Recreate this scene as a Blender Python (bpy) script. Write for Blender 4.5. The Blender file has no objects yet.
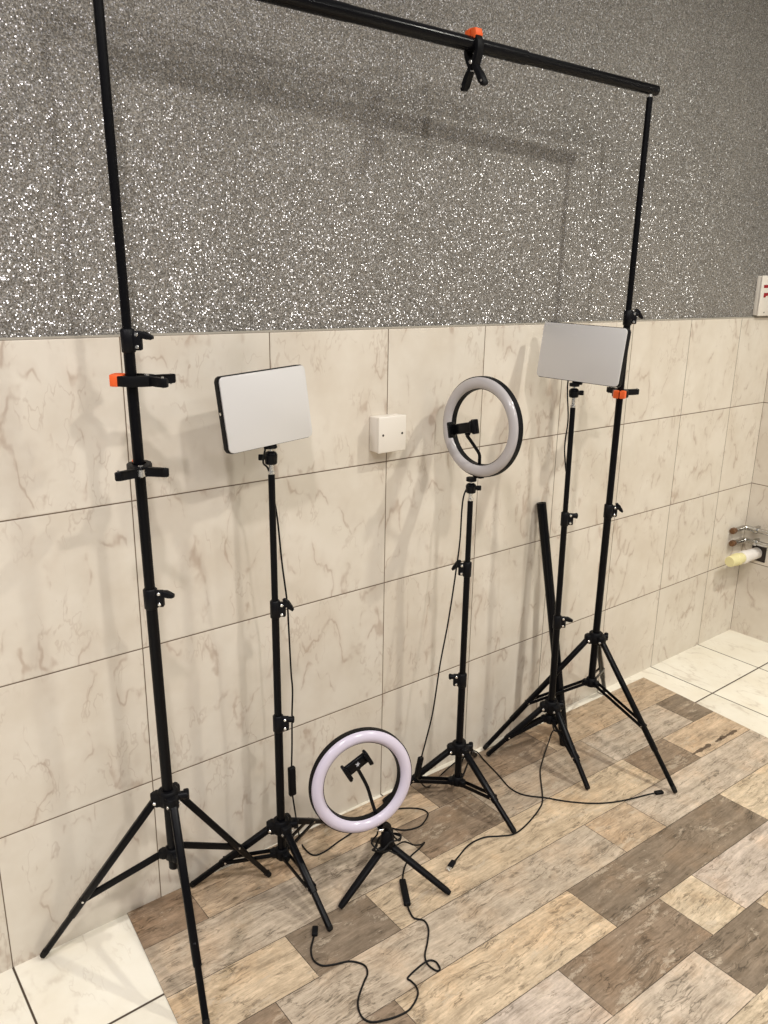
import bpy, bmesh, math, random
from mathutils import Vector, Matrix, Quaternion
random.seed(7)
scene = bpy.context.scene
COL = scene.collection
V = Vector

# ------------------------------------------------------------------ helpers
def link(name, bm, mat, parent=None, smooth=40):
    bmesh.ops.recalc_face_normals(bm, faces=bm.faces[:])
    me = bpy.data.meshes.new(name)
    bm.to_mesh(me); bm.free()
    mats = mat if isinstance(mat, (list, tuple)) else [mat]
    for m in mats: me.materials.append(m)
    if smooth:
        for pl in me.polygons: pl.use_smooth = True
        me.set_sharp_from_angle(angle=math.radians(smooth))
    o = bpy.data.objects.new(name, me)
    COL.objects.link(o)
    if parent is not None: o.parent = parent
    return o

def tag(o, label=None, cat=None, group=None, kind=None):
    if label: o['label'] = label
    if cat: o['category'] = cat
    if group: o['group'] = group
    if kind: o['kind'] = kind
    return o

def thing(name, label, cat, M=None, group=None):
    o = bpy.data.objects.new(name, None); COL.objects.link(o)
    o.empty_display_size = 0.05
    o.matrix_world = M if M is not None else Matrix()
    return tag(o, label, cat, group)

def frame(z, x=None, loc=(0, 0, 0)):
    """matrix whose local Z is z and local X close to x"""
    z = V(z).normalized()
    if x is None: x = V((1, 0, 0)) if abs(z.x) < .9 else V((0, 1, 0))
    x = V(x); x = (x - z * x.dot(z)).normalized()
    y = z.cross(x)
    M = Matrix((x, y, z)).transposed().to_4x4()
    M.translation = V(loc)
    return M

def ring_verts(bm, c, u, v, ru, rv, n):
    return [bm.verts.new(c + u * (ru * math.cos(2 * math.pi * i / n)) + v * (rv * math.sin(2 * math.pi * i / n))) for i in range(n)]

def loft(bm, rings, caps=True):
    for a, b in zip(rings, rings[1:]):
        n = len(a)
        for i in range(n):
            bm.faces.new((a[i], a[(i + 1) % n], b[(i + 1) % n], b[i]))
    if caps:
        bm.faces.new(rings[0][::-1]); bm.faces.new(rings[-1])

def tube(bm, p0, p1, r0, r1=None, n=20, bev=0.0):
    p0, p1 = V(p0), V(p1); r1 = r0 if r1 is None else r1
    d = (p1 - p0); L = d.length; d.normalize()
    M = frame(d); u, v = M.col[0].to_3d(), M.col[1].to_3d()
    st = [(0, r0), (L, r1)]
    if bev: st = [(0, r0 - bev), (bev, r0), (L - bev, r1), (L, r1 - bev)]
    loft(bm, [ring_verts(bm, p0 + d * t, u, v, r, r, n) for t, r in st])

def lathe(bm, prof, M=None, n=48, closed=False):
    """prof: list of (radius, height) about local Z of M"""
    M = M or Matrix()
    rings = []
    for r, h in prof:
        rings.append([bm.verts.new(M @ V((r * math.cos(2 * math.pi * i / n), r * math.sin(2 * math.pi * i / n), h))) for i in range(n)])
    if closed:
        rings.append(rings[0]); loft(bm, rings, caps=False)
    else:
        loft(bm, rings, caps=True)

def box(bm, size, M=None, bev=0.0, seg=2):
    M = M or Matrix()
    t = bmesh.new()
    bmesh.ops.create_cube(t, size=1.0)
    bmesh.ops.scale(t, vec=V(size), verts=t.verts[:])
    if bev:
        bmesh.ops.bevel(t, geom=t.edges[:] + t.verts[:], offset=bev, segments=seg, affect='EDGES', profile=0.5)
    merge(bm, t, M)

def merge(bm, t, M=None):
    M = M or Matrix()
    mp = {v: bm.verts.new(M @ v.co) for v in t.verts}
    for f in t.faces:
        try: bm.faces.new([mp[v] for v in f.verts])
        except ValueError: pass
    t.free()

def prism(bm, pts, h, M=None, bev=0.0):
    """extrude the 2-D outline pts along local Z, centred"""
    t = bmesh.new()
    b = [t.verts.new((x, y, -h / 2)) for x, y in pts]
    c = [t.verts.new((x, y, h / 2)) for x, y in pts]
    n = len(pts)
    t.faces.new(b[::-1]); t.faces.new(c)
    for i in range(n): t.faces.new((b[i], b[(i + 1) % n], c[(i + 1) % n], c[i]))
    if bev:
        ed = [e for e in t.edges if abs(e.verts[0].co.z - e.verts[1].co.z) < 1e-7]
        bmesh.ops.bevel(t, geom=ed, offset=bev, segments=2, affect='EDGES', profile=0.5)
    merge(bm, t, M)

def rrect(w, h, r, n=6):
    P = []
    for cx, cy, a0 in ((w/2-r, h/2-r, 0), (-w/2+r, h/2-r, 90), (-w/2+r, -h/2+r, 180), (w/2-r, -h/2+r, 270)):
        for i in range(n + 1):
            a = math.radians(a0 + 90 * i / n); P.append((cx + r * math.cos(a), cy + r * math.sin(a)))
    return P

def smooth_path(pts, sub=8):
    pts = [V(p) for p in pts]; out = []
    ext = [pts[0] * 2 - pts[1]] + pts + [pts[-1] * 2 - pts[-2]]
    for i in range(1, len(ext) - 2):
        p0, p1, p2, p3 = ext[i-1:i+3]
        for k in range(sub):
            t = k / sub
            out.append(0.5 * ((2 * p1) + (p2 - p0) * t + (2 * p0 - 5 * p1 + 4 * p2 - p3) * t * t + (3 * p1 - p0 - 3 * p2 + p3) * t ** 3))
    out.append(pts[-1]); return out

def sweep(bm, pts, r, n=8, sub=8):
    P = smooth_path(pts, sub) if sub else [V(p) for p in pts]
    Q = [P[0]]
    for q in P[1:]:
        if (q - Q[-1]).length > 1e-5: Q.append(q)
    P = Q
    rings = []; u = None
    for i, q in enumerate(P):
        d = (P[min(i + 1, len(P) - 1)] - P[max(i - 1, 0)]).normalized()
        if u is None: u = frame(d).col[0].to_3d()
        u = (u - d * u.dot(d)).normalized(); v = d.cross(u)
        rr = r(i / (len(P) - 1)) if callable(r) else r
        rings.append(ring_verts(bm, q, u, v, rr, rr, n))
    loft(bm, rings)

# ------------------------------------------------------------------ camera (solved from the tile grid)
F_PX = 802.17
CAM = V((-0.5835, -1.5602, 1.4254))
RIGHT = V((0.78427339, -0.6202157, 0.01573966)); DOWN = V((-0.1602457, -0.22701173, -0.96061803)); FWD = V((0.59936347, 0.75086494, -0.27742616))
cd = bpy.data.cameras.new('camera'); cam = bpy.data.objects.new('camera', cd); COL.objects.link(cam)
cd.sensor_fit = 'VERTICAL'; cd.sensor_height = 36.0; cd.lens = F_PX * 36.0 / 1024.0
cd.clip_start = 0.02; cd.clip_end = 50
Mc = Matrix((RIGHT, -DOWN, -FWD)).transposed().to_4x4(); Mc.translation = CAM
cam.matrix_world = Mc
scene.camera = cam

# measuring only: where a sight line of the photograph meets a real surface of the place
def at_plane(px, py, n, d):
    r = RIGHT * ((px - 384) / F_PX) + DOWN * ((py - 512) / F_PX) + FWD
    n = V(n); t = (d - n.dot(CAM)) / n.dot(r)
    return CAM + r * t
def at_floor(px, py, z=0.0): return at_plane(px, py, (0, 0, 1), z)
def at_depth(px, py, y): return at_plane(px, py, (0, 1, 0), y)

# ------------------------------------------------------------------ materials
class N:
    """tiny node-graph writer"""
    def __init__(self, name):
        self.m = bpy.data.materials.new(name); self.m.use_nodes = True
        self.t = self.m.node_tree; self.b = self.t.nodes['Principled BSDF']; self.out = self.t.nodes['Material Output']
    def node(self, typ, **kw):
        n = self.t.nodes.new(typ)
        for k, v in kw.items(): setattr(n, k, v)
        return n
    def set(self, sock, v):
        if isinstance(v, bpy.types.NodeSocket): self.t.links.new(v, sock)
        else: sock.default_value = v
    def math(self, op, a, b=None, c=None, clamp=False):
        n = self.node('ShaderNodeMath', operation=op, use_clamp=clamp)
        for i, x in enumerate((a, b, c)):
            if x is not None: self.set(n.inputs[i], x)
        return n.outputs[0]
    def vmath(self, op, a, b=None, scale=None):
        n = self.node('ShaderNodeVectorMath', operation=op)
        self.set(n.inputs[0], a)
        if b is not None: self.set(n.inputs[1], b)
        if scale is not None: self.set(n.inputs['Scale'], scale)
        return n.outputs['Value'] if op in ('DOT_PRODUCT', 'LENGTH') else n.outputs[0]
    def obj(self): return self.node('ShaderNodeTexCoord').outputs['Object']
    def sep(self, v):
        n = self.node('ShaderNodeSeparateXYZ'); self.set(n.inputs[0], v); return n.outputs
    def comb(self, x, y, z):
        n = self.node('ShaderNodeCombineXYZ')
        for i, q in enumerate((x, y, z)): self.set(n.inputs[i], q)
        return n.outputs[0]
    def mapr(self, v, a, b, c=0.0, d=1.0, smooth=False):
        n = self.node('ShaderNodeMapRange', interpolation_type='SMOOTHSTEP' if smooth else 'LINEAR')
        for i, q in enumerate((v, a, b, c, d)): self.set(n.inputs[i], q)
        return n.outputs[0]
    def noise(self, v, scale, detail=4, rough=.55, dist=0.0, col=False):
        n = self.node('ShaderNodeTexNoise')
        self.set(n.inputs['Vector'], v); self.set(n.inputs['Scale'], scale); self.set(n.inputs['Detail'], detail)
        self.set(n.inputs['Roughness'], rough); self.set(n.inputs['Distortion'], dist)
        return n.outputs['Color' if col else 'Fac']
    def white(self, v):
        n = self.node('ShaderNodeTexWhiteNoise', noise_dimensions='3D'); self.set(n.inputs['Vector'], v); return n.outputs['Color']
    def mix(self, f, a, b, mode='MIX'):
        n = self.node('ShaderNodeMix', data_type='RGBA', blend_type=mode)
        self.set(n.inputs['Factor'], f); self.set(n.inputs['A'], a); self.set(n.inputs['B'], b)
        return n.outputs['Result']
    def bump(self, h, strength=.3, dist=.001):
        n = self.node('ShaderNodeBump'); self.set(n.inputs['Height'], h); self.set(n.inputs['Strength'], strength); self.set(n.inputs['Distance'], dist)
        return n.outputs[0]
    def P(self, **kw):
        for k, v in kw.items(): self.set(self.b.inputs[k.replace('_', ' ')], v)
        return self.m

def srgb(r, g, b):
    f = lambda c: ((c / 255 + .055) / 1.055) ** 2.4 if c > 10 else c / 255 / 12.92
    return (f(r), f(g), f(b), 1)

def plain(name, c, rough=.5, metal=0.0, spec=.5, grain=0.0, gs=300):
    g = N(name)
    g.P(Base_Color=c, Roughness=rough, Metallic=metal)
    g.b.inputs['Specular IOR Level'].default_value = spec
    n = g.noise(g.obj(), gs, 3)
    g.P(Roughness=g.mapr(n, .3, .7, max(rough - .06, 0.02), rough + .06))
    if grain: g.P(Normal=g.bump(n, grain, .0006))
    return g.m

M_black_metal = plain('black_painted_metal', (.003, .003, .004, 1), .34, spec=.12)
M_black_plastic = plain('black_plastic', (.0045, .0045, .0055, 1), .5, spec=.13, grain=.25)
M_black_gloss = plain('black_gloss_plastic', (.004, .004, .005, 1), .2, spec=.14)
M_knob = plain('knob_plastic', (.0045, .0045, .006, 1), .42, spec=.15, grain=.2)
M_cable = plain('cable_rubber', (.006, .006, .006, 1), .5, spec=.2)
M_foot = plain('dark_rubber', (.010, .009, .008, 1), .75, spec=.2)
M_silver = plain('bright_steel', (.75, .74, .72, 1), .25, 1.0)
M_orange = plain('orange_rubber', (.88, .125, .018, 1), .55, grain=.15)
M_white_plastic = plain('white_plastic', srgb(226, 219, 208), .35)
M_ledge = plain('tile_edge_trim', srgb(168, 162, 150), .4)
M_chrome = plain('dull_chrome', (.50, .49, .47, 1), .22, 1.0)
M_copper = plain('brown_copper', (.20, .11, .06, 1), .45, .7)
M_cream = plain('cream_plastic', srgb(228, 219, 165), .5)
M_white_pipe = plain('white_pipe_plastic', srgb(232, 226, 220), .45)
M_hole = plain('dark_hole', (.03, .022, .018, 1), .9)
M_red = plain('dark_red_print', srgb(150, 25, 35), .5)
M_mark = plain('pale_print', srgb(190, 190, 195), .5)
M_skin = plain('paint_white', srgb(225, 222, 215), .6)

def diffuser(name, c, sss=.25):
    g = N(name); n = g.noise(g.obj(), 40, 2)
    g.P(Base_Color=c, Roughness=.32)
    g.b.inputs['Subsurface Weight'].default_value = sss
    g.b.inputs['Subsurface Radius'].default_value = (.01, .009, .011)
    g.P(Roughness=g.mapr(n, .3, .7, .16, .22))
    return g.m
M_ring_grey = diffuser('grey_ring_diffuser', srgb(182, 177, 177), .04)
M_ring = diffuser('ring_diffuser', srgb(208, 200, 216), .06)
M_panel = diffuser('panel_diffuser', srgb(206, 204, 202), .06)
M_panel.node_tree.nodes['Principled BSDF'].inputs['Roughness'].default_value = .5

TW, TH, ZO = 1/3, .3305, .009

def tile_material(name, axis_u, axis_v, off_u, off_v, su, sv, base, vein, warm, grout, seed, gw=.0013, veins=1.0):
    g = N(name)
    o = g.obj(); s = g.sep(o)
    u = g.math('DIVIDE', g.math('ADD', s[axis_u], off_u), su)
    v = g.math('DIVIDE', g.math('ADD', s[axis_v], off_v), sv)
    du = g.math('MULTIPLY', g.math('ABSOLUTE', g.math('SUBTRACT', u, g.math('ROUND', u))), su)
    dv = g.math('MULTIPLY', g.math('ABSOLUTE', g.math('SUBTRACT', v, g.math('ROUND', v))), sv)
    d = g.math('MINIMUM', g.math('MULTIPLY', du, 1.15), dv)
    gm = g.mapr(d, gw * .7, gw * 1.35, 1.0, 0.0)
    cell = g.comb(g.math('FLOOR', u), g.math('FLOOR', v), float(seed))
    rnd = g.white(cell)
    lu = g.math('MULTIPLY', g.math('SUBTRACT', u, g.math('FLOOR', u)), su)
    lv = g.math('MULTIPLY', g.math('SUBTRACT', v, g.math('FLOOR', v)), sv)
    loc = g.vmath('ADD', g.comb(lu, lv, 0.0), g.vmath('SCALE', rnd, scale=7.0))
    # veins run on the diagonal: squeeze along one diagonal
    rot = g.node('ShaderNodeMapping'); g.set(rot.inputs['Vector'], loc); rot.inputs['Rotation'].default_value = (0, 0, math.radians(-48)); rot.inputs['Scale'].default_value = (1.0, .45, 1)
    dn = g.noise(rot.outputs[0], 12, 4, .6, col=True)
    warp = g.vmath('ADD', rot.outputs[0], g.vmath('SCALE', g.vmath('SUBTRACT', dn, (.5, .5, .5)), scale=.055))
    n1 = g.noise(warp, 8.5, 2, .5)
    rid = g.math('ABSOLUTE', g.math('SUBTRACT', n1, .5))
    line = g.mapr(rid, 0.0, .020, 1.0, 0.0, True)
    msk = g.mapr(g.noise(loc, 11, 3, .6), .44, .62, 0.0, 1.0, True)
    n2 = g.noise(g.vmath('ADD', warp, (3.1, 1.7, .4)), 17, 3, .6)
    line2 = g.mapr(g.math('ABSOLUTE', g.math('SUBTRACT', n2, .5)), 0, .022, .6, 0, True)
    msk2 = g.mapr(g.noise(g.vmath('ADD', loc, (5, 2, 1)), 9, 2), .47, .63, 0.0, 1.0, True)
    vein_f = g.math('MULTIPLY', g.math('ADD', g.math('MULTIPLY', line, msk), g.math('MULTIPLY', line2, msk2), clamp=True), .52 * veins)
    halo = g.math('MULTIPLY', g.math('MULTIPLY', g.mapr(rid, 0, .09, 1, 0, True), msk), .13 * veins)
    cloud = g.noise(loc, 6, 4, .6)
    c = g.mix(g.mapr(cloud, .38, .66), base, warm)
    c = g.mix(halo, c, vein)
    c = g.mix(vein_f, c, vein)
    tone = g.mapr(g.sep(rnd)[0], 0, 1, .965, 1.02)
    c = g.mix(1.0, c, g.comb(tone, tone, tone), 'MULTIPLY')
    c = g.mix(gm, c, grout)
    h = g.math('SUBTRACT', 1.0, g.mapr(d, gw * .6, gw * 2.6, 1.0, 0.0))
    und = g.noise(o, 5, 2)
    g.P(Base_Color=c, Roughness=g.mapr(gm, 0, 1, .26, .85), Normal=g.bump(g.math('ADD', h, g.math('MULTIPLY', und, .4)), .45, .0012))
    g.b.inputs['Specular IOR Level'].default_value = .38
    return g.m

WALL_BASE = srgb(222, 214, 201); WALL_WARM = srgb(213, 203, 188); VEIN = srgb(168, 145, 127)
M_wall = tile_material('marbled_wall_tile', 0, 2, 0, ZO, TW, TH, WALL_BASE, VEIN, WALL_WARM, srgb(104, 88, 72), 3)
M_wall_r = tile_material('marbled_wall_tile_right', 1, 2, 0, ZO, TW, TH, WALL_BASE, VEIN, WALL_WARM, srgb(104, 88, 72), 5)
M_floor = tile_material('white_floor_tile', 0, 1, 0, .2585, TW, TW, srgb(236, 231, 217), srgb(196, 184, 166), srgb(229, 222, 205), srgb(70, 58, 46), 9, .0026, .9)

def glitter():
    g = N('glitter_wallpaper'); o = g.obj()
    def flakes(scale, seed):
        vo = g.node('ShaderNodeTexVoronoi', feature='F1'); vo.inputs['Scale'].default_value = scale
        g.set(vo.inputs['Vector'], g.vmath('ADD', o, (seed, seed * .37, seed * .71)))
        return vo.outputs['Color'], vo.outputs['Distance']
    ca, da = flakes(430, 0.0)          # fine grit
    cb, db = flakes(325, 3.3)          # larger chips
    sa, sb = g.sep(ca), g.sep(cb)
    isb = g.mapr(sb[2], .79, .81)      # a fifth of the larger cells carry a chip
    inb = g.math('MULTIPLY', isb, g.mapr(db, .40, .46, 1.0, 0.0))
    vec = g.mix(inb, ca, cb)
    geo = g.node('ShaderNodeNewGeometry')
    tilt = g.mapr(inb, 0, 1, 1.2, 1.3)
    nv = g.vmath('NORMALIZE', g.vmath('ADD', geo.outputs['Normal'], g.vmath('SCALE', g.vmath('SUBTRACT', vec, (.5, .5, .5)), scale=tilt)))
    tone = g.mapr(g.math('POWER', sa[1], 1.5), 0, 1, .10, .43)
    big = g.mapr(g.noise(o, 2.5, 2), .3, .7, .92, 1.08)
    tone = g.math('MULTIPLY', tone, big)
    base = g.mix(1.0, g.comb(tone, tone, tone), (1.0, .93, .835, 1), 'MULTIPLY')
    base = g.mix(inb, base, (.92, .90, .92, 1))
    g.P(Base_Color=base, Metallic=g.mapr(inb, 0, 1, .12, 1.0), Roughness=g.mapr(inb, 0, 1, .5, .40), Normal=nv)
    return g.m
M_glitter = glitter()

def vinyl():
    g = N('wood_effect_vinyl'); o = g.obj()
    at = g.node('ShaderNodeAttribute', attribute_name='plank'); tone = at.outputs['Color']
    sd = g.node('ShaderNodeAttribute', attribute_name='seed').outputs['Fac']
    s = g.sep(o)
    q = g.comb(g.math('ADD', s[0], g.math('MULTIPLY', sd, 13.0)), g.math('ADD', s[1], g.math('MULTIPLY', sd, 5.0)), sd)
    def stretch(sx, sy, warp, seed):
        m = g.node('ShaderNodeMapping'); g.set(m.inputs['Vector'], g.vmath('ADD', q, (seed, seed * .7, 0))); m.inputs['Scale'].default_value = (sx, sy, 1)
        dn = g.noise(q, 7, 3, .5, col=True)
        return g.vmath('ADD', m.outputs[0], g.vmath('SCALE', g.vmath('SUBTRACT', dn, (.5, .5, .5)), scale=warp))
    def cen(n, k): return g.math('MULTIPLY', g.math('SUBTRACT', n, .5), k)
    w = stretch(5, 60, 2.2, 0.0)
    gr = g.noise(w, 1.0, 6, .70)                       # broad streaks along the plank
    fine = g.noise(stretch(22, 260, 2.0, 3.0), 1.0, 4, .7)
    bl = g.noise(stretch(14, 22, .6, 5.0), 1.0, 9, .80)  # worn blotches
    k = g.math('ADD', g.math('ADD', cen(gr, 1.5), cen(bl, 1.6)), cen(fine, .9))
    def lines(seed, wd, lo, hi):
        n = g.noise(stretch(2.4, 30, 1.6, seed), 1.0, 4, .55)
        l = g.mapr(g.math('ABSOLUTE', g.math('SUBTRACT', n, .5)), 0, wd, 1.0, 0, True)
        return g.math('MULTIPLY', l, g.mapr(g.noise(g.vmath('ADD', q, (seed, 1, seed)), 9, 5, .6), lo, hi, 0, 1, True))
    k = g.math('SUBTRACT', k, g.math('MULTIPLY', lines(1.0, .016, .46, .56), .50))
    k = g.math('SUBTRACT', k, g.math('MULTIPLY', lines(6.3, .020, .48, .58), .42))
    f = g.math('MINIMUM', g.math('MAXIMUM', g.math('ADD', 1.0, k), .38), 1.42)
    c = g.mix(1.0, tone, g.comb(f, g.math('POWER', f, 1.03), g.math('POWER', f, 1.08)), 'MULTIPLY')
    hue = g.noise(g.vmath('ADD', q, (2, 7, 3)), 7, 5, .65)
    c = g.mix(g.mapr(hue, .5, .68, 0, .6), c, g.mix(1.0, c, (1.12, .99, .86, 1), 'MULTIPLY'))
    c = g.mix(g.mapr(hue, .5, .34, 0, .6), c, g.mix(1.0, c, (.95, .965, .985, 1), 'MULTIPLY'))
    pale = g.mapr(g.noise(stretch(9, 24, .9, 11.0), 1.0, 9, .82), .56, .60, 0, .55)
    c = g.mix(pale, c, srgb(192, 178, 158))
    dark = g.mapr(g.noise(stretch(11, 30, .9, 17.0), 1.0, 9, .82), .57, .61, 0, .62)
    c = g.mix(dark, c, srgb(112, 97, 80))
    g.P(Base_Color=c, Roughness=g.mapr(fine, .3, .7, .42, .58), Normal=g.bump(fine, .15, .0006))
    g.b.inputs['Specular IOR Level'].default_value = .35
    return g.m
M_vinyl = vinyl()

# ------------------------------------------------------------------ the room
XL, XR, YF, ZT, ZTILE = -2.6, 2.585, -4.2, 3.2, 1.3125
def slab(name, lo, hi, mat):
    bm = bmesh.new(); lo, hi = V(lo), V(hi)
    box(bm, hi - lo, Matrix.Translation((lo + hi) / 2))
    return tag(link(name, bm, mat, smooth=0), kind='structure')
slab('floor', (XL, YF, -.05), (XR + .06, .06, 0), M_floor)
slab('wall_back', (XL, 0, 0), (XR, .05, ZTILE), [M_wall])
slab('wall_back_upper', (XL, .008, ZTILE), (XR, .05, ZT), M_glitter)
slab('wall_right', (XR, YF, 0), (XR + .05, .05, ZTILE), M_wall_r)
slab('wall_right_upper', (XR + .008, YF, ZTILE), (XR + .05, .05, ZT), M_glitter)
slab('trim_1', (XL, .0005, ZTILE), (XR, .008, ZTILE + .004), M_ledge)
slab('trim_2', (XR + .0005, YF, ZTILE), (XR + .008, .0, ZTILE + .004), M_ledge)

# ------------------------------------------------------------------ wood-effect vinyl sheet
T1 = srgb(190, 170, 143); T2 = srgb(182, 160, 134); T3 = srgb(195, 177, 151)
D1 = srgb(135, 117, 98); D2 = srgb(127, 112, 95); D3 = srgb(143, 121, 99)
G1 = srgb(174, 159, 140); G2 = srgb(180, 165, 147); G3 = srgb(164, 148, 129); P1 = srgb(186, 171, 156)
rows_b = [0.0, -.128, -.276, -.415, -.553, -.70, -.843, -.987]
while rows_b[-1] > -3.0: rows_b.append(rows_b[-1] - .1432)
plan = [
    [(.060, D3), (.76, T2), (1.248, D1), (9, T2)],
    [(.60, G1), (.875, D1), (1.355, G3), (1.76, G2), (9, D2)],
    [(.172, T1), (.392, D2), (1.375, T1), (1.582, D1), (9, T2)],
    [(.066, D1), (1.025, G1), (1.20, T2), (9, G2)],
    [(.262, D1), (.793, T1), (1.452, D2), (9, T3)],
    [(.590, P1), (.948, D1), (1.085, T3), (9, P1)],
    [(.872, G2), (1.125, D2), (9, T1)],
    [(.30, D1), (1.25, T3), (9, G1)],
]
pal = [T1, T2, T3, D1, D2, D3, G1, G2, P1]
for r in range(len(plan), len(rows_b) - 1):
    x = -.1 + random.random() * .4; row = []
    while x < 1.8: row.append((x, random.choice(pal))); x += random.choice((.3, .5, .9))
    row.append((9, random.choice(pal))); plan.append(row)
bm = bmesh.new()
lc = bm.loops.layers.float_color.new('plank'); ls = bm.faces.layers.float.new('seed')
def vface(pts, c, s):
    f = bm.faces.new([bm.verts.new(p) for p in pts]); f[ls] = s
    for l in f.loops: l[lc] = c
    return f
ROT = -.030
def sheet(x, y, z): return V((x, y + ROT * x, z))
xl = lambda y: -.083 + y * .085
xr = lambda y: 1.898 + y * .070
YB = rows_b[-1]; ZV = .0022
edge = (.065, .045, .032, 1)
def top_y(x): return max(-.003, min(.0, 0)) + x * .0105
base = [(xl(0), 0), (xr(0), 0), (xr(YB), YB), (xl(YB), YB)]
lo = [sheet(x, y + (top_y(x) if y == 0 else 0), .0002) for x, y in base]
hi = [sheet(x, y + (top_y(x) if y == 0 else 0), ZV - .0004) for x, y in base]
vface(hi[::-1], edge, 0)
for i in range(4): vface([lo[i], lo[(i+1) % 4], hi[(i+1) % 4], hi[i]], edge, 0)
G = .0009; sd = 0
for r, row in enumerate(plan):
    y0, y1 = rows_b[r], rows_b[r + 1]
    xa = None
    for xe, c in row:
        sd += 1
        a0, a1 = (xl(y0), xl(y1)) if xa is None else (xa + G, xa + G)
        b0, b1 = (xr(y0), xr(y1)) if xe > 5 else (xe - G, xe - G)
        yt = y0 - G if r else y0
        ts = [(a0, yt + (top_y(a0) if not r else 0)), (b0, yt + (top_y(b0) if not r else 0)), (b1, y1 + G), (a1, y1 + G)]
        jit = 1 + (random.random() - .5) * .08
        vface([sheet(x, y, ZV) for x, y in ts][::-1], (c[0] * jit, c[1] * jit, c[2] * jit, 1), sd * .731)
        xa = xe
vs = link('vinyl_flooring', bm, M_vinyl, smooth=0)
tag(vs, 'wood-effect vinyl sheet in tan, grey and brown planks laid over white floor tiles', 'vinyl flooring')
# scraps of dirt stuck along one plank seam
bm = bmesh.new()
for i in range(15):
    t = i / 14
    c = at_floor(*V((694, 753.5)).lerp(V((734, 731.5)), t), .0026)
    if 6 <= i <= 7: continue
    w = random.uniform(.010, .022)
    poly = [(c.x + w * random.uniform(.6, 1) * math.cos(a), c.y + .5 * w * random.uniform(.5, 1) * math.sin(a)) for a in [k * math.pi / 4 for k in range(8)]]
    prism(bm, poly, .0007, Matrix.Translation((0, 0, c.z)))
tag(link('dirt_flakes', bm, plain('dark_dirt', srgb(98, 82, 66), .9), smooth=0), 'dark scuffed flakes stuck along a tan plank seam near the sheet edge', 'dirt', kind='stuff')

ZS = ZV   # top of the sheet

# ------------------------------------------------------------------ stands
def leg_part(parent, top, foot, r, step, brace_from, jf, mat=M_black_metal, double=True):
    top, foot = V(top), V(foot)
    d = foot - top
    bm = bmesh.new()
    side = d.cross(V((0, 0, 1))).normalized()
    M = frame(d, side)
    u, v = M.col[0].to_3d(), M.col[1].to_3d()
    def sec(t, k): return [bm.verts.new(top + d * t + u * (x * k) + v * (y * k)) for x, y in rrect(2 * r, 1.8 * r, r * .55, 3)]
    loft(bm, [sec(0, .8), sec(.01, 1), sec(step, 1), sec(step + .004, .80), sec(.965, .80)])
    leg = link('leg', bm, mat, parent, 50)
    bm = bmesh.new()
    a = top + d * .955
    tube(bm, a, foot, r * .92, r * .80, 16, r * .3)
    link('foot_cap', bm, M_foot, leg, 50)
    # brace: two flat strips either side of the leg, pinned with a rivet
    j = top + d * jf
    b0 = V(brace_from); bd = j - b0; s2 = bd.cross(V((0, 0, 1))).normalized()
    bm = bmesh.new()
    offs = (-r * 1.08, r * 1.08) if double else (0,)
    for s in offs:
        Mb = frame(bd, s2, (b0 + j) / 2 + s2 * s)
        box(bm, (r * .38, r * 1.25, bd.length + .012) if double else (r * .7, .0145, bd.length + .012), Mb, r * .12)
    link('brace', bm, mat, parent, 50)
    bm = bmesh.new(); tube(bm, j - s2 * r * (1.32 if double else 1.06), j + s2 * r * (1.32 if double else 1.06), r * .30, n=10)
    link('rivet', bm, M_silver, leg)
    return leg

def collar_part(parent, A, z, r, kd, style, axis):
    """clamp collar around the pole at A(z): barrel, ear with two bolts, wing knob"""
    c = A(z); k = V(kd); k = (k - axis * k.dot(axis)).normalized(); t = axis.cross(k)
    R = r + .0024
    bm = bmesh.new()
    tube(bm, c - axis * .021, c + axis * .021, R, n=24, bev=.002)
    box(bm, (.017, .013, .034), frame(axis, k, c + k * (R + .004)), .003)
    col = link('clamp_collar', bm, M_knob, parent, 45)
    for dz in (-.011, .011):
        p = c + k * (R + .004) + axis * dz
        bm = bmesh.new(); tube(bm, p - t * .0078, p + t * .0078, .0036, n=12, bev=.001)
        link('bolt', bm, M_silver, col)
    bm = bmesh.new()
    p = c + k * (R + .009) + axis * .010
    if style == 'wing':
        tube(bm, p, p + k * .008, .006, n=14, bev=.001)
        q = p + k * .009
        pts = [(-.018, -.003), (-.015, -.006), (-.005, -.005), (.006, -.006), (.016, -.003), (.017, .002), (.008, .005), (-.004, .005), (-.012, .003), (-.018, .001)]
        prism(bm, pts, .010, frame(t, (axis * -.75 + k * .65), q), .002)
    elif style == 'lever':
        tube(bm, p - k * .004, p + k * .008, .0062, n=14, bev=.001)
        pts = [(-.007, -.007), (.007, -.006), (.013, -.009), (.018, -.007), (.018, -.002), (.012, .001), (.004, .006), (-.006, .006)]
        prism(bm, pts, .012, frame(t * -1, k, p + k * .006), .002)
    else:
        tube(bm, p - k * .004, p + k * .016, .0070, .0070, 16, .002)
        box(bm, (.010, .016, .008), frame(k, t, p + k * .012), .003)
    link('knob', bm, M_knob, col, 45)
    return col

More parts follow.
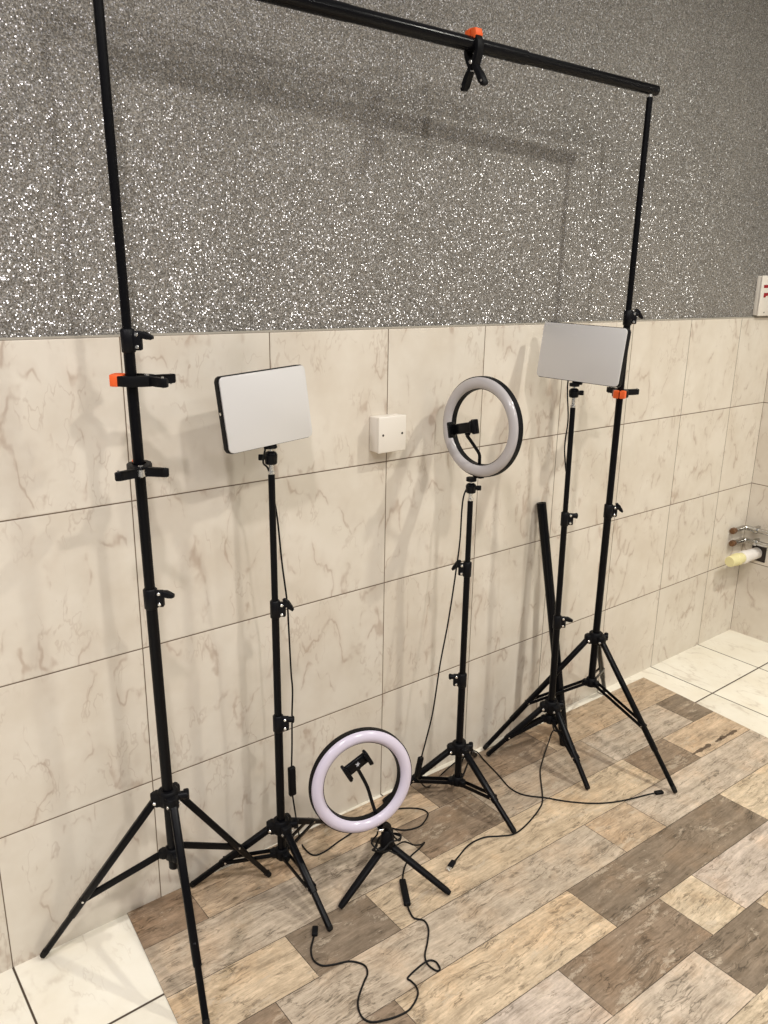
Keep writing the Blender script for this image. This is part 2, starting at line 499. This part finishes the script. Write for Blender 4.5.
def tripod(name, label, cat, base, topx, sections, collars, hubz, lowz, angs, R, legr, jf, step, group, feet=None, hub_r=.026, ztop=None, double=True):
    base = V(base)
    T = thing(name, label, cat, Matrix.Translation(base), group)
    ax = V((topx - base.x, 0, 2.0)).normalized()
    A = lambda z: ax * (z / ax.z)
    for (z0, z1, r) in sections:
        bm = bmesh.new(); tube(bm, A(z0), A(z1), r, n=28, bev=.0015)
        link('pole_section', bm, M_black_metal, T)
    for (z, r, kd, st) in collars: collar_part(T, A, z, r, kd, st, ax)
    r0 = sections[0][2]
    # hub: barrel with three rounded lugs
    hc, lc_ = A(hubz), A(lowz)
    bm = bmesh.new()
    tube(bm, hc - ax * .016, hc + ax * .020, r0 + .010, n=28, bev=.003)
    ends = []
    for i, a in enumerate(angs):
        dv = V((math.cos(math.radians(a)), math.sin(math.radians(a)), 0))
        Ml = frame(ax, dv, hc + dv * (r0 + .010))
        prism(bm, rrect(.030, .026, .010), .026, Ml, .004)
        top = hc + dv * (r0 + .017) - ax * .004
        ft = V((feet[i][0] - base.x, feet[i][1] - base.y, 0)) if feet and feet[i] else dv * R
        ft.z = feet[i][2] if feet and feet[i] and len(feet[i]) > 2 else ZS + .005
        ends.append((dv, top, ft))
    hub = link('leg_hub', bm, M_black_plastic, T, 45)
    for dv, top, ft in ends:
        t = ax.cross(dv); bm = bmesh.new(); tube(bm, top - t * .0142, top + t * .0142, .0038, n=12, bev=.001)
        link('bolt', bm, M_silver, hub)
    kd = V((.9, -.35, 0)).normalized(); bm = bmesh.new()
    tube(bm, hc + kd * (r0 + .006), hc + kd * (r0 + .030), .009, .009, 16, .002)
    box(bm, (.010, .026, .012), frame(kd, ax.cross(kd), hc + kd * (r0 + .026)), .003)
    link('knob', bm, M_knob, hub)
    bm = bmesh.new()
    tube(bm, lc_ - ax * .014, lc_ + ax * .014, r0 + .006, n=28, bev=.003)
    for dv, top, ft in ends: prism(bm, rrect(.022, .018, .007), .018, frame(ax, dv, lc_ + dv * (r0 + .008)), .003)
    link('spreader_collar', bm, M_black_plastic, T, 45)
    for dv, top, ft in ends:
        leg_part(T, top, ft, legr, step, lc_ + dv * (r0 + .012), jf, double=double)
    return T, A, ax

CR = V((RIGHT.x, RIGHT.y, 0)).normalized()     # a horizontal direction along the stand fronts
GB = 'telescopic backdrop stands'
SL, SLA, SLx = tripod('backdrop_stand', 'tall black backdrop tripod at left, one foot on white floor tile', 'tripod stand',
    (-.012, -.1333, 0), -.047, [(.185, .83, .0113), (.80, 1.325, .0102), (1.30, 1.896, .0083)],
    [(.819, .0113, CR, 'lever'), (1.315, .0102, CR, 'lever')], .363, .224, (155, 38, -93), .27, .0085, .63, .73, GB,
    feet=[(-.278, -.017, .0085), (.240, -.099), (-.0745, -.392)], double=False)
SR, SRA, SRx = tripod('backdrop_stand', 'tall black backdrop tripod at right, under the far end of the crossbar', 'tripod stand',
    (1.372, -.178, 0), 1.382, [(.198, .785, .0110), (.765, 1.345, .0097), (1.32, 1.894, .0080)],
    [(.775, .0110, CR, 'wing'), (1.336, .0097, CR, 'wing')], .363, .212, (153, 28, -95), .347, .0081, .57, .73, GB,
    feet=[(1.064, -.021), (1.684, -.019), (1.349, -.521)])
GL = 'light stands along the tiled wall'
L2, L2A, L2x = tripod('light_stand', 'black light tripod under the left rectangular light panel', 'tripod stand',
    (.261, -.125, 0), .253, [(.062, .445, .0100), (.43, .73, .0086), (.71, 1.029, .0073)],
    [(.437, .0100, CR, 'knob'), (.722, .0088, CR, 'wing')], .157, .082, (149, 30, -90), .211, .0085, .56, .62, GL,
    feet=[(.070, -.014), (.472, -.016), (.260, -.336)])
L3, L3A, L3x = tripod('light_stand', 'black light tripod carrying the ring light at mid-height, between wall tiles and crossing cables', 'tripod stand',
    (.838, -.138, 0), .834, [(.036, .380, .0100), (.36, .705, .0086), (.68, .883, .0073)],
    [(.370, .0100, -CR, 'knob'), (.695, .0088, -CR, 'wing')], .156, .052, (153, 31, -88), .218, .0085, .56, .62, GL,
    feet=[(.644, -.040), (1.018, -.030), (.844, -.358)])
L4, L4A, L4x = tripod('light_stand', 'black light tripod under the right rectangular light panel, with a loose pole leaning behind it', 'tripod stand',
    (1.192, -.172, 0), 1.166, [(.128, .474, .0100), (.455, .792, .0086), (.77, 1.100, .0073)],
    [(.464, .0100, CR, 'lever'), (.782, .0088, CR, 'knob')], .184, .143, (146, 25, -97), .2, .0085, .60, .66, GL,
    feet=[(1.048, -.052), (1.375, -.090), (1.158, -.356)])

def head(T, A, ax, z0, b0, b1, s0, s1, kdir):
    """steel spigot, ball head and shoe plate on a stand's top"""
    bm = bmesh.new(); tube(bm, A(z0), A(b0), .0056, n=18, bev=.001); tube(bm, A(z0), A(z0 + .007), .0076, n=18, bev=.001)
    link('spigot', bm, M_silver, T)
    bm = bmesh.new()
    tube(bm, A(b0), A(b1 - .006), .0128, .0138, 24, .002)
    lathe(bm, [(.0132, 0), (.0105, .004), (.006, .006)], frame(ax, loc=A(b1 - .0061)), 20)
    hd = link('ball_head', bm, M_black_gloss, T)
    zm = (b0 + b1) / 2; k = V(kdir).normalized(); bm = bmesh.new()
    tube(bm, A(zm) + k * .011, A(zm) + k * .019, .004, n=12); box(bm, (.006, .013, .013), frame(k, loc=A(zm) + k * .020), .002)
    link('locking_knob', bm, M_knob, hd)
    bm = bmesh.new(); tube(bm, A(b1 - .004), A(s0 + .001), .0045, n=14); link('ball_stem', bm, M_silver, hd)
    bm = bmesh.new(); tube(bm, A(s0), A(s1), .0135, n=20, bev=.001); link('shoe_plate', bm, M_black_plastic, hd)

head(L2, L2A, L2x, 1.029, 1.051, 1.079, 1.085, 1.0905, -CR)
head(L3, L3A, L3x, .883, .904, .930, .935, .9445, CR)
head(L4, L4A, L4x, 1.100, 1.128, 1.153, 1.158, 1.1665, CR)

# ------------------------------------------------------------------ crossbar
bm = bmesh.new()
cl = SL.matrix_world @ SLA(1.917); crr = SR.matrix_world @ SRA(1.912)
dirb = (crr - cl).normalized()
cl2 = cl - dirb * .02; cr2 = crr + dirb * .024
def bar(a, b, r): tube(bm, cl2.lerp(cr2, a), cl2.lerp(cr2, b), r, n=28, bev=.0015)
bar(0, .34, .0160); bar(.335, .67, .0150); bar(.665, 1, .0130)
xb = thing('crossbar', 'long black backdrop crossbar resting across the tops of the two tall stands', 'pole', Matrix.Translation(cl))
o = link('bar_tube', bm, M_black_gloss, xb); o.matrix_parent_inverse = xb.matrix_world.inverted()
for c, a in ((cl, SLx), (crr, SRx)):
    bm = bmesh.new(); tube(bm, c - a * .021, c - a * .012, .0062, n=16)
    o = link('stud', bm, M_silver, xb); o.matrix_parent_inverse = xb.matrix_world.inverted()

# ------------------------------------------------------------------ spring clamps
def clamp_geo(open_):
    """local: jaws to +Y, handles to -Y, plane XY; returns right half outline"""
    h = [(.0045, .010), (.012, .012), (.0185, .022), (.0195, .034), (.0155, .046), (.0105, .056), (.0045, .056),
         (.0080, .046), (.0120, .034), (.0105, .024), (.0045, .018)]
    return h
def make_clamp(name, label, M, spread=.030, hl=.075, pad=1.0, k=1.0):
    M = M @ Matrix.Scale(k, 4)
    T = thing(name, label, 'spring clamp', M, 'orange-jawed spring clamps')
    for s in (1, -1):
        bm = bmesh.new()
        jaw = [(.002, -.010), (.010, -.012), (.0165, .004), (.0225, .020), (.0225, .036), (.0165, .050), (.0085, .056), (.0045, .052), (.0110, .042), (.0150, .030), (.0140, .020), (.0070, .008), (.002, .004)]
        prism(bm, [(s * x, y) for x, y in jaw][::s], .019, Matrix.Translation((0, 0, .0008 * s)), .0018)
        hx = spread
        hd = [(.002, .000), (.010, -.004), (hx * .62 + .006, -hl * .5), (hx + .0065, -hl + .006), (hx + .005, -hl), (hx - .004, -hl - .001), (hx - .006, -hl + .006), (hx * .5 - .005, -hl * .45), (.001, -.012)]
        prism(bm, [(s * x, y) for x, y in hd][::s], .0165, Matrix.Translation((0, 0, .0008 * s)), .0025)
        half = link('jaw_handle', bm, M_black_plastic, T, 45)
        bm = bmesh.new()
        tip = [(.0015, .043), (.0095, .039), (.0150, .044), (.0185, .052), (.0150, .063), (.0015, .065)]
        prism(bm, [(s * x * pad, y) for x, y in tip][::s], .0215, None, .002)
        link('jaw_pad', bm, M_orange, half, 45)
        bm = bmesh.new(); p = V((s * (hx), -hl + .008, 0))
        tube(bm, p - V((0, 0, .0098)), p + V((0, 0, .0098)), .0024, n=12)
        link('handle_eyelet', bm, M_silver, half)
    bm = bmesh.new(); tube(bm, (0, 0, -.0112), (0, 0, .0112), .0046, n=16, bev=.001)
    link('pivot_pin', bm, M_silver, T)
    bm = bmesh.new()
    lathe(bm, [(.0085, -.006), (.0085, .006), (.0065, .006), (.0065, -.006)], Matrix.Translation((0, -.010, 0)), 20, True)
    link('spring', bm, M_silver, T)
    return T

# on the crossbar: jaws up round the bar
pc = at_depth(475, 46, -.163)
tb = (pc - cl).dot(dirb); pcb = cl + dirb * tb
up = V((0, 0, 1)); yc = (up + CR * .06).normalized()
zc = (V((dirb.x, dirb.y, 0)) * .55 + V((CR.y, -CR.x, 0)) * -.0).normalized()
yb = up; zb = dirb * .55 + V((.62, -.55, 0)) * .45
MZ = frame(V((zb.x, zb.y, 0)), up.cross(V((zb.x, zb.y, 0))), (0, 0, 0))
def clamp_matrix(yv, zv, pole_pt, grip=.030, hand=None):
    yv = V(yv).normalized(); zv = V(zv); zv = (zv - yv * zv.dot(yv)).normalized(); xv = yv.cross(zv)
    M = Matrix((xv, yv, zv)).transposed().to_4x4(); M.translation = V(pole_pt) - yv * grip
    return M
make_clamp('spring_clamp', 'black clamp with orange jaws hanging from the crossbar, handles pointing down', clamp_matrix((-.03, .05, 1), (1, .03, 0), pcb, .034), .030, .050, 1.0, 1.0)
pl1 = SL.matrix_world @ SLA(1.245)
make_clamp('spring_clamp', 'upper clamp on the left backdrop pole, orange tip to the left, handles right', clamp_matrix(-CR * 1 + V((0, 0, 0)), (0.0, 0.0, 1), pl1, .028), .028, .044)
pl2 = SL.matrix_world @ SLA(1.072)
hf = V((FWD.x, FWD.y, 0)).normalized()
make_clamp('spring_clamp', 'lower clamp on the left backdrop pole with both handles spread toward the viewer', clamp_matrix((.29, .957, .0), (0, 0, 1), pl2 + V((0, 0, .010)), .031), .041, .030, .62)
pl3 = SR.matrix_world @ SRA(1.124)
make_clamp('spring_clamp', 'clamp on the right backdrop pole below the light panel, orange jaws facing forward', clamp_matrix((-.86, -.50, 0), (0, 0, 1), pl3, .036), .040, .046)

# ------------------------------------------------------------------ panel lights
def panel_light(label, c, n, upv, w, h, foot_dir):
    n = V(n).normalized(); upv = V(upv); upv = (upv - n * upv.dot(n)).normalized(); xr_ = upv.cross(n)
    M = Matrix((xr_, upv, n)).transposed().to_4x4(); M.translation = V(c)
    T = thing('panel_light', label, 'light panel', M, 'rectangular light panels')
    bm = bmesh.new()
    prism(bm, rrect(w, h, .0095), .0155, Matrix.Translation((0, 0, -.0120)), .002)
    prism(bm, rrect(w * .55, h * .5, .008), .008, Matrix.Translation((0, 0, -.0235)), .003)
    body = link('housing', bm, M_black_plastic, T, 45)
    bm = bmesh.new()
    prism(bm, rrect(w - .0030, h - .0030, .009), .0045, Matrix.Translation((0, 0, -.0022)), .0015)
    link('diffuser', bm, M_panel, T, 45)
    bm = bmesh.new()
    box(bm, (.026, .009, .013), Matrix.Translation((0, -h / 2 - .0025, -.012)), .002)
    link('mount_block', bm, M_black_plastic, T, 45)
    bm = bmesh.new(); tube(bm, (-w / 2 - .0012, .004, -.012), (-w / 2 + .002, .004, -.012), .0032, n=14)
    link('side_screw', bm, M_silver, body)
    return T, M
PA, PAm = panel_light('white rectangular light panel on the left stand, facing into the room', (.249, -.132, 1.170), (.052, -.994, .093), (-.072, .088, .993), .208, .1545, None)
PB, PBm = panel_light('white rectangular light panel on the right stand, overlapping the right backdrop pole', (1.178, -.180, 1.2465), (-.985, -.105, .118), (.12, -.009, .993), .256, .151, None)

# ------------------------------------------------------------------ ring lights
def ring_light(label, c, n, roll, R, neck, holder_c, holder_w, holder_roll, face, mark=False):
    n = V(n).normalized()
    x = V((0, 0, 1)).cross(n).normalized(); y = n.cross(x)
    M = Matrix((x, y, n)).transposed().to_4x4()
    M = M @ Matrix.Rotation(roll, 4, 'Z'); M.translation = V(c)
    T = thing('ring_light', label, 'ring light', M, 'ring lights')
    ri, ro = R * .772, R; mid = (ri + ro) / 2; hw = (ro - ri) / 2
    bm = bmesh.new()
    prof = [(mid - hw * math.cos(a), .012 * math.sin(a)) for a in [math.pi * k / 12 for k in range(13)]] + [(ro, -.002), (ri, -.002)]
    lathe(bm, prof, None, 96, True)
    link('diffuser', bm, face, T, 60)
    bm = bmesh.new()
    lathe(bm, [(ri - .0015, .001), (ri - .0022, -.014), (ri + .004, -.020), (ro - .004, -.020), (ro + .0022, -.014), (ro + .0018, .001), (ro - .002, .001), (ro - .002, -.003), (ri + .002, -.003), (ri + .002, .001)], None, 96, True)
    link('housing', bm, M_black_plastic, T, 45)
    bm = bmesh.new()
    box(bm, (.026, .007, .016), Matrix.Translation((0, -ro - .0025, -.009)), .002)
    link('mount_block', bm, M_black_plastic, T, 45)
    bm = bmesh.new(); sweep(bm, neck, .0042, 10, 10)
    nk = link('gooseneck', bm, M_black_plastic, T, 60)
    Mh = Matrix.Translation(V(holder_c)) @ Matrix.Rotation(holder_roll, 4, 'Z')
    bm = bmesh.new()
    w = holder_w
    box(bm, (w, .026, .010), Mh, .003)
    for s in (-1, 1):
        box(bm, (.008, .040 if s < 0 else .036, .022), Mh @ Matrix.Translation((s * (w / 2), 0, .006)), .003)
        box(bm, (.005, .030, .007), Mh @ Matrix.Translation((s * (w / 2 - .004), 0, .016)), .002)
    tube(bm, Mh @ V((0, -.010, -.006)), Mh @ V((0, -.018, -.012)), .007, n=16, bev=.002)
    hd = link('phone_holder', bm, M_black_gloss, T, 45)
    if mark:
        bm = bmesh.new()
        pts = [(-.0050, -.0035), (-.001, -.0015), (.0, -.0055), (.0018, -.001), (.006, -.001), (.0025, .0018), (.0045, .006), (-.0002, .0032), (-.0045, .005), (-.0025, .0012)]
        prism(bm, pts, .0006, Mh @ Matrix.Translation((.002, 0, .0054)))
        link('printed_mark', bm, M_mark, hd, 0)
    return T, M
az, el = math.radians(-176.8), math.radians(2.0)
RA, RAm = ring_light('ring light at mid-height on the middle stand, its grey-white face turned left', (.843, -.152, 1.0755), (math.cos(az) * math.cos(el), math.sin(az) * math.cos(el), math.sin(el)), 0.0, .1245,
    [(0, -.100, -.010), (.002, -.085, -.006), (.010, -.066, .006), (.010, -.044, .026), (.002, -.016, .048)], (0.0, .002, .056), .080, math.radians(14), M_ring_grey)
az, el = math.radians(-105.6), math.radians(7.0)
RB, RBm = ring_light('small table-top ring light low by the floor, on the mini tripod with coiled cable', (.399, -.265, .300), (math.cos(az) * math.cos(el), math.sin(az) * math.cos(el), math.sin(el)), math.radians(20), .125,
    [(0, -.100, -.010), (.0, -.085, -.004), (.001, -.055, .004), (.004, -.010, .010), (.000, .044, .014)], (.000, .062, .022), .060, math.radians(8), M_ring, True)

# ------------------------------------------------------------------ mini tripod under the small ring light
hub = V((.462, -.283, .112))
MT = thing('mini_tripod', 'short black table-top tripod standing on the vinyl planks under the low ring light', 'tripod stand', Matrix.Translation((hub.x, hub.y, 0)))
hb = V((0, 0, hub.z))
bm = bmesh.new()
lathe(bm, [(.010, -.014), (.0165, -.010), (.0175, 0), (.0170, .014), (.0150, .018), (.0145, .036), (.011, .040)], Matrix.Translation(hb), 28)
link('leg_hub', bm, M_black_plastic, MT)
top_att = RBm @ V((0, -.125 - .007, -.009))
ta = top_att - V((hub.x, hub.y, 0))
bm = bmesh.new(); sweep(bm, [hb + V((0, 0, .030)), hb + V((0, 0, .046)), ta.lerp(hb + V((0, 0, .046)), .3), ta], .0100, 16, 6)
bh = link('ball_head', bm, M_black_gloss, MT)
bm = bmesh.new(); tube(bm, ta + V((0, 0, -.016)), ta + V((0, 0, -.009)), .010, n=18, bev=.001); link('steel_ring', bm, M_silver, bh)
for ft in ((.322, -.292), (.549, -.409), (.520, -.155)):
    e = V(((ft[0] - hub.x) * 1.05, (ft[1] - hub.y) * 1.05, ZS + .006)); dv = V((e.x, e.y, 0)).normalized(); s = hb + dv * .010 + V((0, 0, -.006))
    bm = bmesh.new(); d = e - s; M = frame(d, d.cross(V((0, 0, 1))))
    u, v = M.col[0].to_3d(), M.col[1].to_3d()
    def sec(t, a, b): return [bm.verts.new(s + d * t + u * x + v * y) for x, y in rrect(a, b, b * .42, 4)]
    loft(bm, [sec(0, .012, .009), sec(.06, .019, .013), sec(.5, .0185, .013), sec(.94, .016, .012), sec(1, .012, .008)])
    link('leg', bm, M_black_plastic, MT, 50)

# ------------------------------------------------------------------ cables (each belongs to its light)
def cable(parent, pts, r=.0021, sub=8):
    inv = parent.matrix_world.inverted()
    bm = bmesh.new(); sweep(bm, [inv @ V(p) for p in pts], r, 8, sub)
    return link('power_cable', bm, M_cable, parent, 60)
def cable_box(name, parent, cab, a, b, w, h, mat=M_black_plastic):
    inv = parent.matrix_world.inverted(); a, b = V(a), V(b)
    d = b - a; M = inv @ frame(d, d.cross(V((0, 0, 1))) if abs(d.normalized().z) < .95 else V((1, 0, 0)), (a + b) / 2)
    bm = bmesh.new(); box(bm, (w, h, d.length), M, min(w, h) * .28)
    return link(name, bm, mat, cab, 50)
def usb(parent, cab, a, b, metal=True):
    a, b = V(a), V(b); d = (b - a).normalized()
    cable_box('usb_plug', parent, cab, a, a + d * .026, .0135, .008)
    if metal: cable_box('usb_shell', parent, cab, a + d * .024, a + d * .038, .0115, .0046, M_silver)
def fl(*pp, z=ZS + .0024): return [at_floor(x, y, z) for x, y in pp]
def dp(y, *pp): return [at_depth(a, b, y) for a, b in pp]

# left panel light
p0 = PAm @ V((-.012, -.081, -.012))
pts = [p0, p0 + V((-.006, 0, -.03))] + dp(-.123, (268.5, 470)) + dp(-.108, (273.5, 496), (277.5, 520), (282, 563), (287, 601), (288.5, 624), (291, 671), (292.5, 690), (292, 716), (292, 745), (291.5, 768))
ca = cable(PA, pts)
c1, c2 = dp(-.106, (291.5, 767), (292.5, 795))
pts = [c2] + dp(-.104, (294.5, 808)) + fl((299, 835), (303.5, 847), (313, 855), (324, 852), (338, 842), (350, 834), (364, 824), (380, 812), (399.5, 808.6), (414, 808.2), (424, 810), (428, 815), (421.5, 825), (412, 829), (402, 830), (391, 828))
cb = cable(PA, pts)
cable_box('inline_controller', PA, cb, c1, c2, .0185, .012)

# middle ring light
p0 = RAm @ V((-.018, -.122, -.013))
pts = [p0, p0 + V((-.002, 0, -.015))] + dp(-.128, (463.5, 497), (460, 540), (456, 571), (448.5, 620), (440, 665), (433, 711), (426, 740), (421.5, 757))
ca = cable(RA, pts)
c1, c2 = at_depth(421, 757, -.118), at_depth(416.5, 777, -.108)
cable_box('inline_controller', RA, ca, c1, c2, .016, .012)
k0 = at_depth(466, 744, -.06); 
pts = [c2, at_floor(428, 787, ZS + .004), at_floor(446, 770, ZS + .003), at_floor(462, 757, ZS + .02), at_floor(470, 751, .03), at_floor(477, 752, .012)] + fl((485, 761), (498, 774.5), (508.5, 786.5), (518.5, 793), (530, 796), (546, 797.8), (568, 801.5), (592, 803.3), (612, 802.3), (630, 799), (648, 794.5), (655, 793))
ca2 = cable(RA, pts); e = fl((655, 793), (664, 791.5), z=ZS + .0045)
usb(RA, ca2, e[0], e[1], False)

# right panel light
p0 = PBm @ V((-.030, -.0745, -.012))
q1 = L4.matrix_world @ L4A(1.08) + V((-.018, .006, 0))
pts = [p0, p0 + V((0, 0, -.02))] + dp(-.165, (567.5, 397), (568, 420)) + [L4.matrix_world @ L4A(.98) + V((-.006, .013, 0)), L4.matrix_world @ L4A(.86) + V((.016, .010, 0)), L4.matrix_world @ L4A(.78) + V((.019, .012, 0)), L4.matrix_world @ L4A(.64) + V((.013, .014, 0)), L4.matrix_world @ L4A(.40) + V((.015, .012, 0)), L4.matrix_world @ L4A(.24) + V((.014, .018, 0)), L4.matrix_world @ L4A(.125) + V((-.010, -.022, 0)), L4.matrix_world @ L4A(.115) + V((.008, -.036, 0))]
pts += [at_floor(553, 731, .045), at_floor(549, 741, .02)] + fl((543.5, 757.5), (540.3, 770), (541, 782), (542.5, 796), (541, 806), (529, 822), (515, 833.5), (500, 836), (486, 837), (475, 841), (467, 846.5), (459, 856), (454, 862))
ca3 = cable(PB, pts); e = fl((454, 861), (447, 871), z=ZS + .0045)
usb(PB, ca3, e[0], e[1], True)

# low ring light: wound round the mini tripod, then across the planks
pts = [RBm @ V((.008, -.128, -.018))]
for k in range(30):
    a = -1.2 + k * .62; z = .128 - .014 * math.sin(k * .35) - k * .0007; rr = .024 + .010 * (.5 + .5 * math.sin(k * 1.9)) + (.012 if k in (7, 8, 17, 18) else 0)
    pts.append(V((hub.x + rr * math.cos(a), hub.y + rr * math.sin(a), z + .010 * math.cos(a * 1.0 + k * .2))))
pts += [at_floor(403, 842, .055), at_floor(414, 845, .03), at_floor(421, 844.5, .012), at_floor(424.5, 842.5, .006), at_floor(420, 848, .004), at_floor(411, 856, .004), at_floor(406, 864, .004), at_floor(403.5, 872, .005), at_floor(402.5, 881, .006)]
ca = cable(RB, pts)
c1, c2 = at_floor(402.3, 880, .007), at_floor(407.5, 905, .007)
cable_box('inline_controller', RB, ca, c1, c2, .0165, .011)
pts = [c2] + fl((409.5, 911), (414, 918), (424, 920.5), (428.5, 929), (427.5, 942), (425, 955), (427.5, 964), (436, 970.5), (440, 969), (436, 962), (429, 960.5), (420, 966), (408, 977.5), (411, 981), (416.5, 987), (417.5, 996), (410, 1009), (398, 1016), (383, 1020.5), (371, 1022), (362, 1017), (358, 1006), (359, 996), (364, 982), (367.5, 973), (364, 965), (350, 961.3), (334, 964.5), (322, 965.5), (313.5, 960), (311, 950), (313, 940), (314.5, 935))
cb = cable(RB, pts); e = fl((314.6, 935.5), (315.5, 924), z=ZS + .0045)
usb(RB, cb, e[0], e[1], False)

# ------------------------------------------------------------------ loose pole leaning on the wall
a = V((1.262, -.016, .782)); b = at_floor(564.5, 744, .004)
LP = thing('loose_pole', 'loose black pole leaning against the tiles behind the right light stand', 'pole', Matrix.Translation((b.x, b.y, 0)))
off = V((b.x, b.y, 0)); d = (b - a).normalized()
bm = bmesh.new()
M = frame(d); u, v = M.col[0].to_3d(), M.col[1].to_3d()
a_, b_ = a - off, b - off
lathe(bm, [(.0145, 0), (.0145, (b - a).length - .02), (.0118, (b - a).length - .02), (.0118, .004), (.0118, 0)], frame(d, loc=a_), 28, True)
link('tube', bm, M_black_gloss, LP, 45)
bm = bmesh.new(); tube(bm, b_ - d * .021, b_ + d * .002, .0150, n=24, bev=.002); link('end_cap', bm, M_foot, LP)
bm = bmesh.new(); tube(bm, a_ + d * .006, a_ + d * .012, .0117, n=24); link('end_plug', bm, M_black_plastic, LP)

# ------------------------------------------------------------------ blank electrical box on the wall
JB = thing('junction_box', 'white square blank electrical box on the wall tiles between the two tall lights', 'electrical box', Matrix.Translation((.653, 0, 1.060)))
bm = bmesh.new(); box(bm, (.085, .033, .088), Matrix.Translation((0, -.0165, 0)), .003); link('back_box', bm, M_white_plastic, JB, 45)
bm = bmesh.new(); box(bm, (.087, .008, .090), Matrix.Translation((0, -.0367, 0)), .0028); link('cover_plate', bm, M_white_plastic, JB, 45)
for s in (-1, 1):
    bm = bmesh.new(); tube(bm, (s * .0302, -.0412, 0), (s * .0302, -.0395, 0), .0030, n=16); link('screw', bm, plain('screw_dark', (.05, .045, .04, 1), .4, .6), JB)

# white switch box at the right edge, with its red marks
SW = thing('wall_switch', 'white switch box with dark red marks on the glitter wall at right edge', 'wall switch', Matrix.Translation((2.4775, .008, 1.392)))
bm = bmesh.new(); box(bm, (.125, .018, .142), Matrix.Translation((0, -.009, 0)), .003); link('back_box', bm, M_white_plastic, SW, 45)
bm = bmesh.new(); box(bm, (.128, .007, .145), Matrix.Translation((0, -.0210, 0)), .0025); link('cover_plate', bm, M_white_plastic, SW, 45)
for poly in ([(764.2, 285), (768, 284.9), (772, 284.8), (772, 287.7), (768, 287.8), (764, 288)],
             [(764.1, 293), (768, 292.8), (772, 292.7), (772, 295.6), (766.6, 295.8), (765, 297.6), (763.4, 297.4)]):
    bm = bmesh.new()
    pts = [at_depth(x, y, -.0168) for x, y in poly]
    prism(bm, [(q.x - 2.4775, q.z - 1.392) for q in pts], .0008, Matrix.Translation((0, -.0248, 0)) @ Matrix.Rotation(math.pi / 2, 4, 'X'))
    link('printed_mark', bm, M_red, SW, 0)
for z in (.060, -.060):
    bm = bmesh.new(); tube(bm, (-.024, -.0252, z), (-.024, -.024, z), .003, n=14); link('screw', bm, M_chrome, SW)

# ------------------------------------------------------------------ pipes on the right wall, in the corner
for k, (zz, lab) in enumerate(((.472, 'upper dull metal pipe along the right wall in the corner, copper end showing'), (.420, 'lower dull metal pipe along the right wall, just above the capped white pipe'))):
    yb = -.014 - .004 * k
    PT = thing('water_pipe', lab, 'pipe', Matrix.Translation((XR, yb, zz)), 'twin metal pipes')
    bm = bmesh.new()
    sweep(bm, [(-.115, 0, 0), (-.055, 0, 0), (-.042, -.002, 0), (-.034, -.009, 0), (-.032, -.022, 0), (-.034, -.12, 0), (-.034, -.40, .002), (-.034, -.9, .004)], .0098, 16, 6)
    link('pipe_run', bm, M_chrome, PT)
    bm = bmesh.new(); tube(bm, (-.130, 0, 0), (-.108, 0, 0), .0130, n=6, bev=.001); link('compression_nut', bm, M_copper, PT, 30)
    bm = bmesh.new(); box(bm, (.034, .014, .024), Matrix.Translation((-.016, -.045, 0)), .003); link('pipe_clip', bm, M_chrome, PT, 45)
    bm = bmesh.new(); lathe(bm, [(.0125, -.009), (.0140, -.004), (.0140, .004), (.0125, .009)], frame((0, 1, 0), loc=(-.034, -.05, 0)), 20); link('collar', bm, M_chrome, PT, 45)
WP = thing('capped_pipe', 'short white pipe with cream screw cap sticking out of the right wall', 'pipe', Matrix.Translation((XR, -.065, .368)))
bm = bmesh.new(); lathe(bm, [(.0235, 0), (.0235, .085), (.0262, .088), (.0262, .118), (.0235, .121), (.0190, .121), (.0190, 0)], frame((-1, .02, .015)), 32, True); link('pipe_stub', bm, M_white_pipe, WP)
bm = bmesh.new()
lathe(bm, [(.0210, .118), (.0215, .142), (.0245, .145), (.0250, .162), (.0215, .166), (.0215, .204), (.0195, .210), (.009, .210)], frame((-1, .02, .015)), 32); link('screw_cap', bm, M_cream, WP, 40)
bm = bmesh.new(); box(bm, (.004, .060, .066), Matrix.Translation((-.0012, -.008, 0)), .001); link('wall_cutout', bm, M_hole, WP, 0)

# ------------------------------------------------------------------ light
def lamp(name, loc, power, size, color, target=None, spread=180):
    ld = bpy.data.lights.new(name, 'AREA'); ld.shape = 'DISK'; ld.size = size; ld.energy = power; ld.color = color; ld.spread = math.radians(spread)
    o = bpy.data.objects.new(name, ld); COL.objects.link(o); o.location = loc
    d = (V(target) - V(loc)) if target else V((0, 0, -1))
    o.rotation_euler = d.to_track_quat('-Z', 'Y').to_euler()
    return o
WARM = (1.0, .965, .905)
for x, y, pw, c, sp, sz in ((-2.2, -1.1, 32, (.98, .94, 1.0), 170, .14), (-.75, -1.55, 31, (1.0, .955, .935), 170, .14), (.62, -2.3, 36, WARM, 170, .16), (2.0, -1.6, 36, (1.0, .975, .88), 140, .11)):
    lamp('unseen_downlight', (x, y, 3.1), pw, sz, c, None, sp)
for x in (-1.4, .4, 2.1):  # rear row added out of view, for more glints on the glitter wallpaper
    lamp('unseen_downlight', (x, -3.4, 3.1), 14, .11, WARM)

w = bpy.data.worlds.new('world'); scene.world = w; w.use_nodes = True
bg = w.node_tree.nodes['Background']; bg.inputs['Color'].default_value = (1.0, .965, .93, 1); bg.inputs['Strength'].default_value = .25

vs_ = scene.view_settings
vs_.view_transform = 'Standard'; vs_.look = 'None'; vs_.exposure = 0.0; vs_.gamma = 1.0
vs_.use_curve_mapping = False
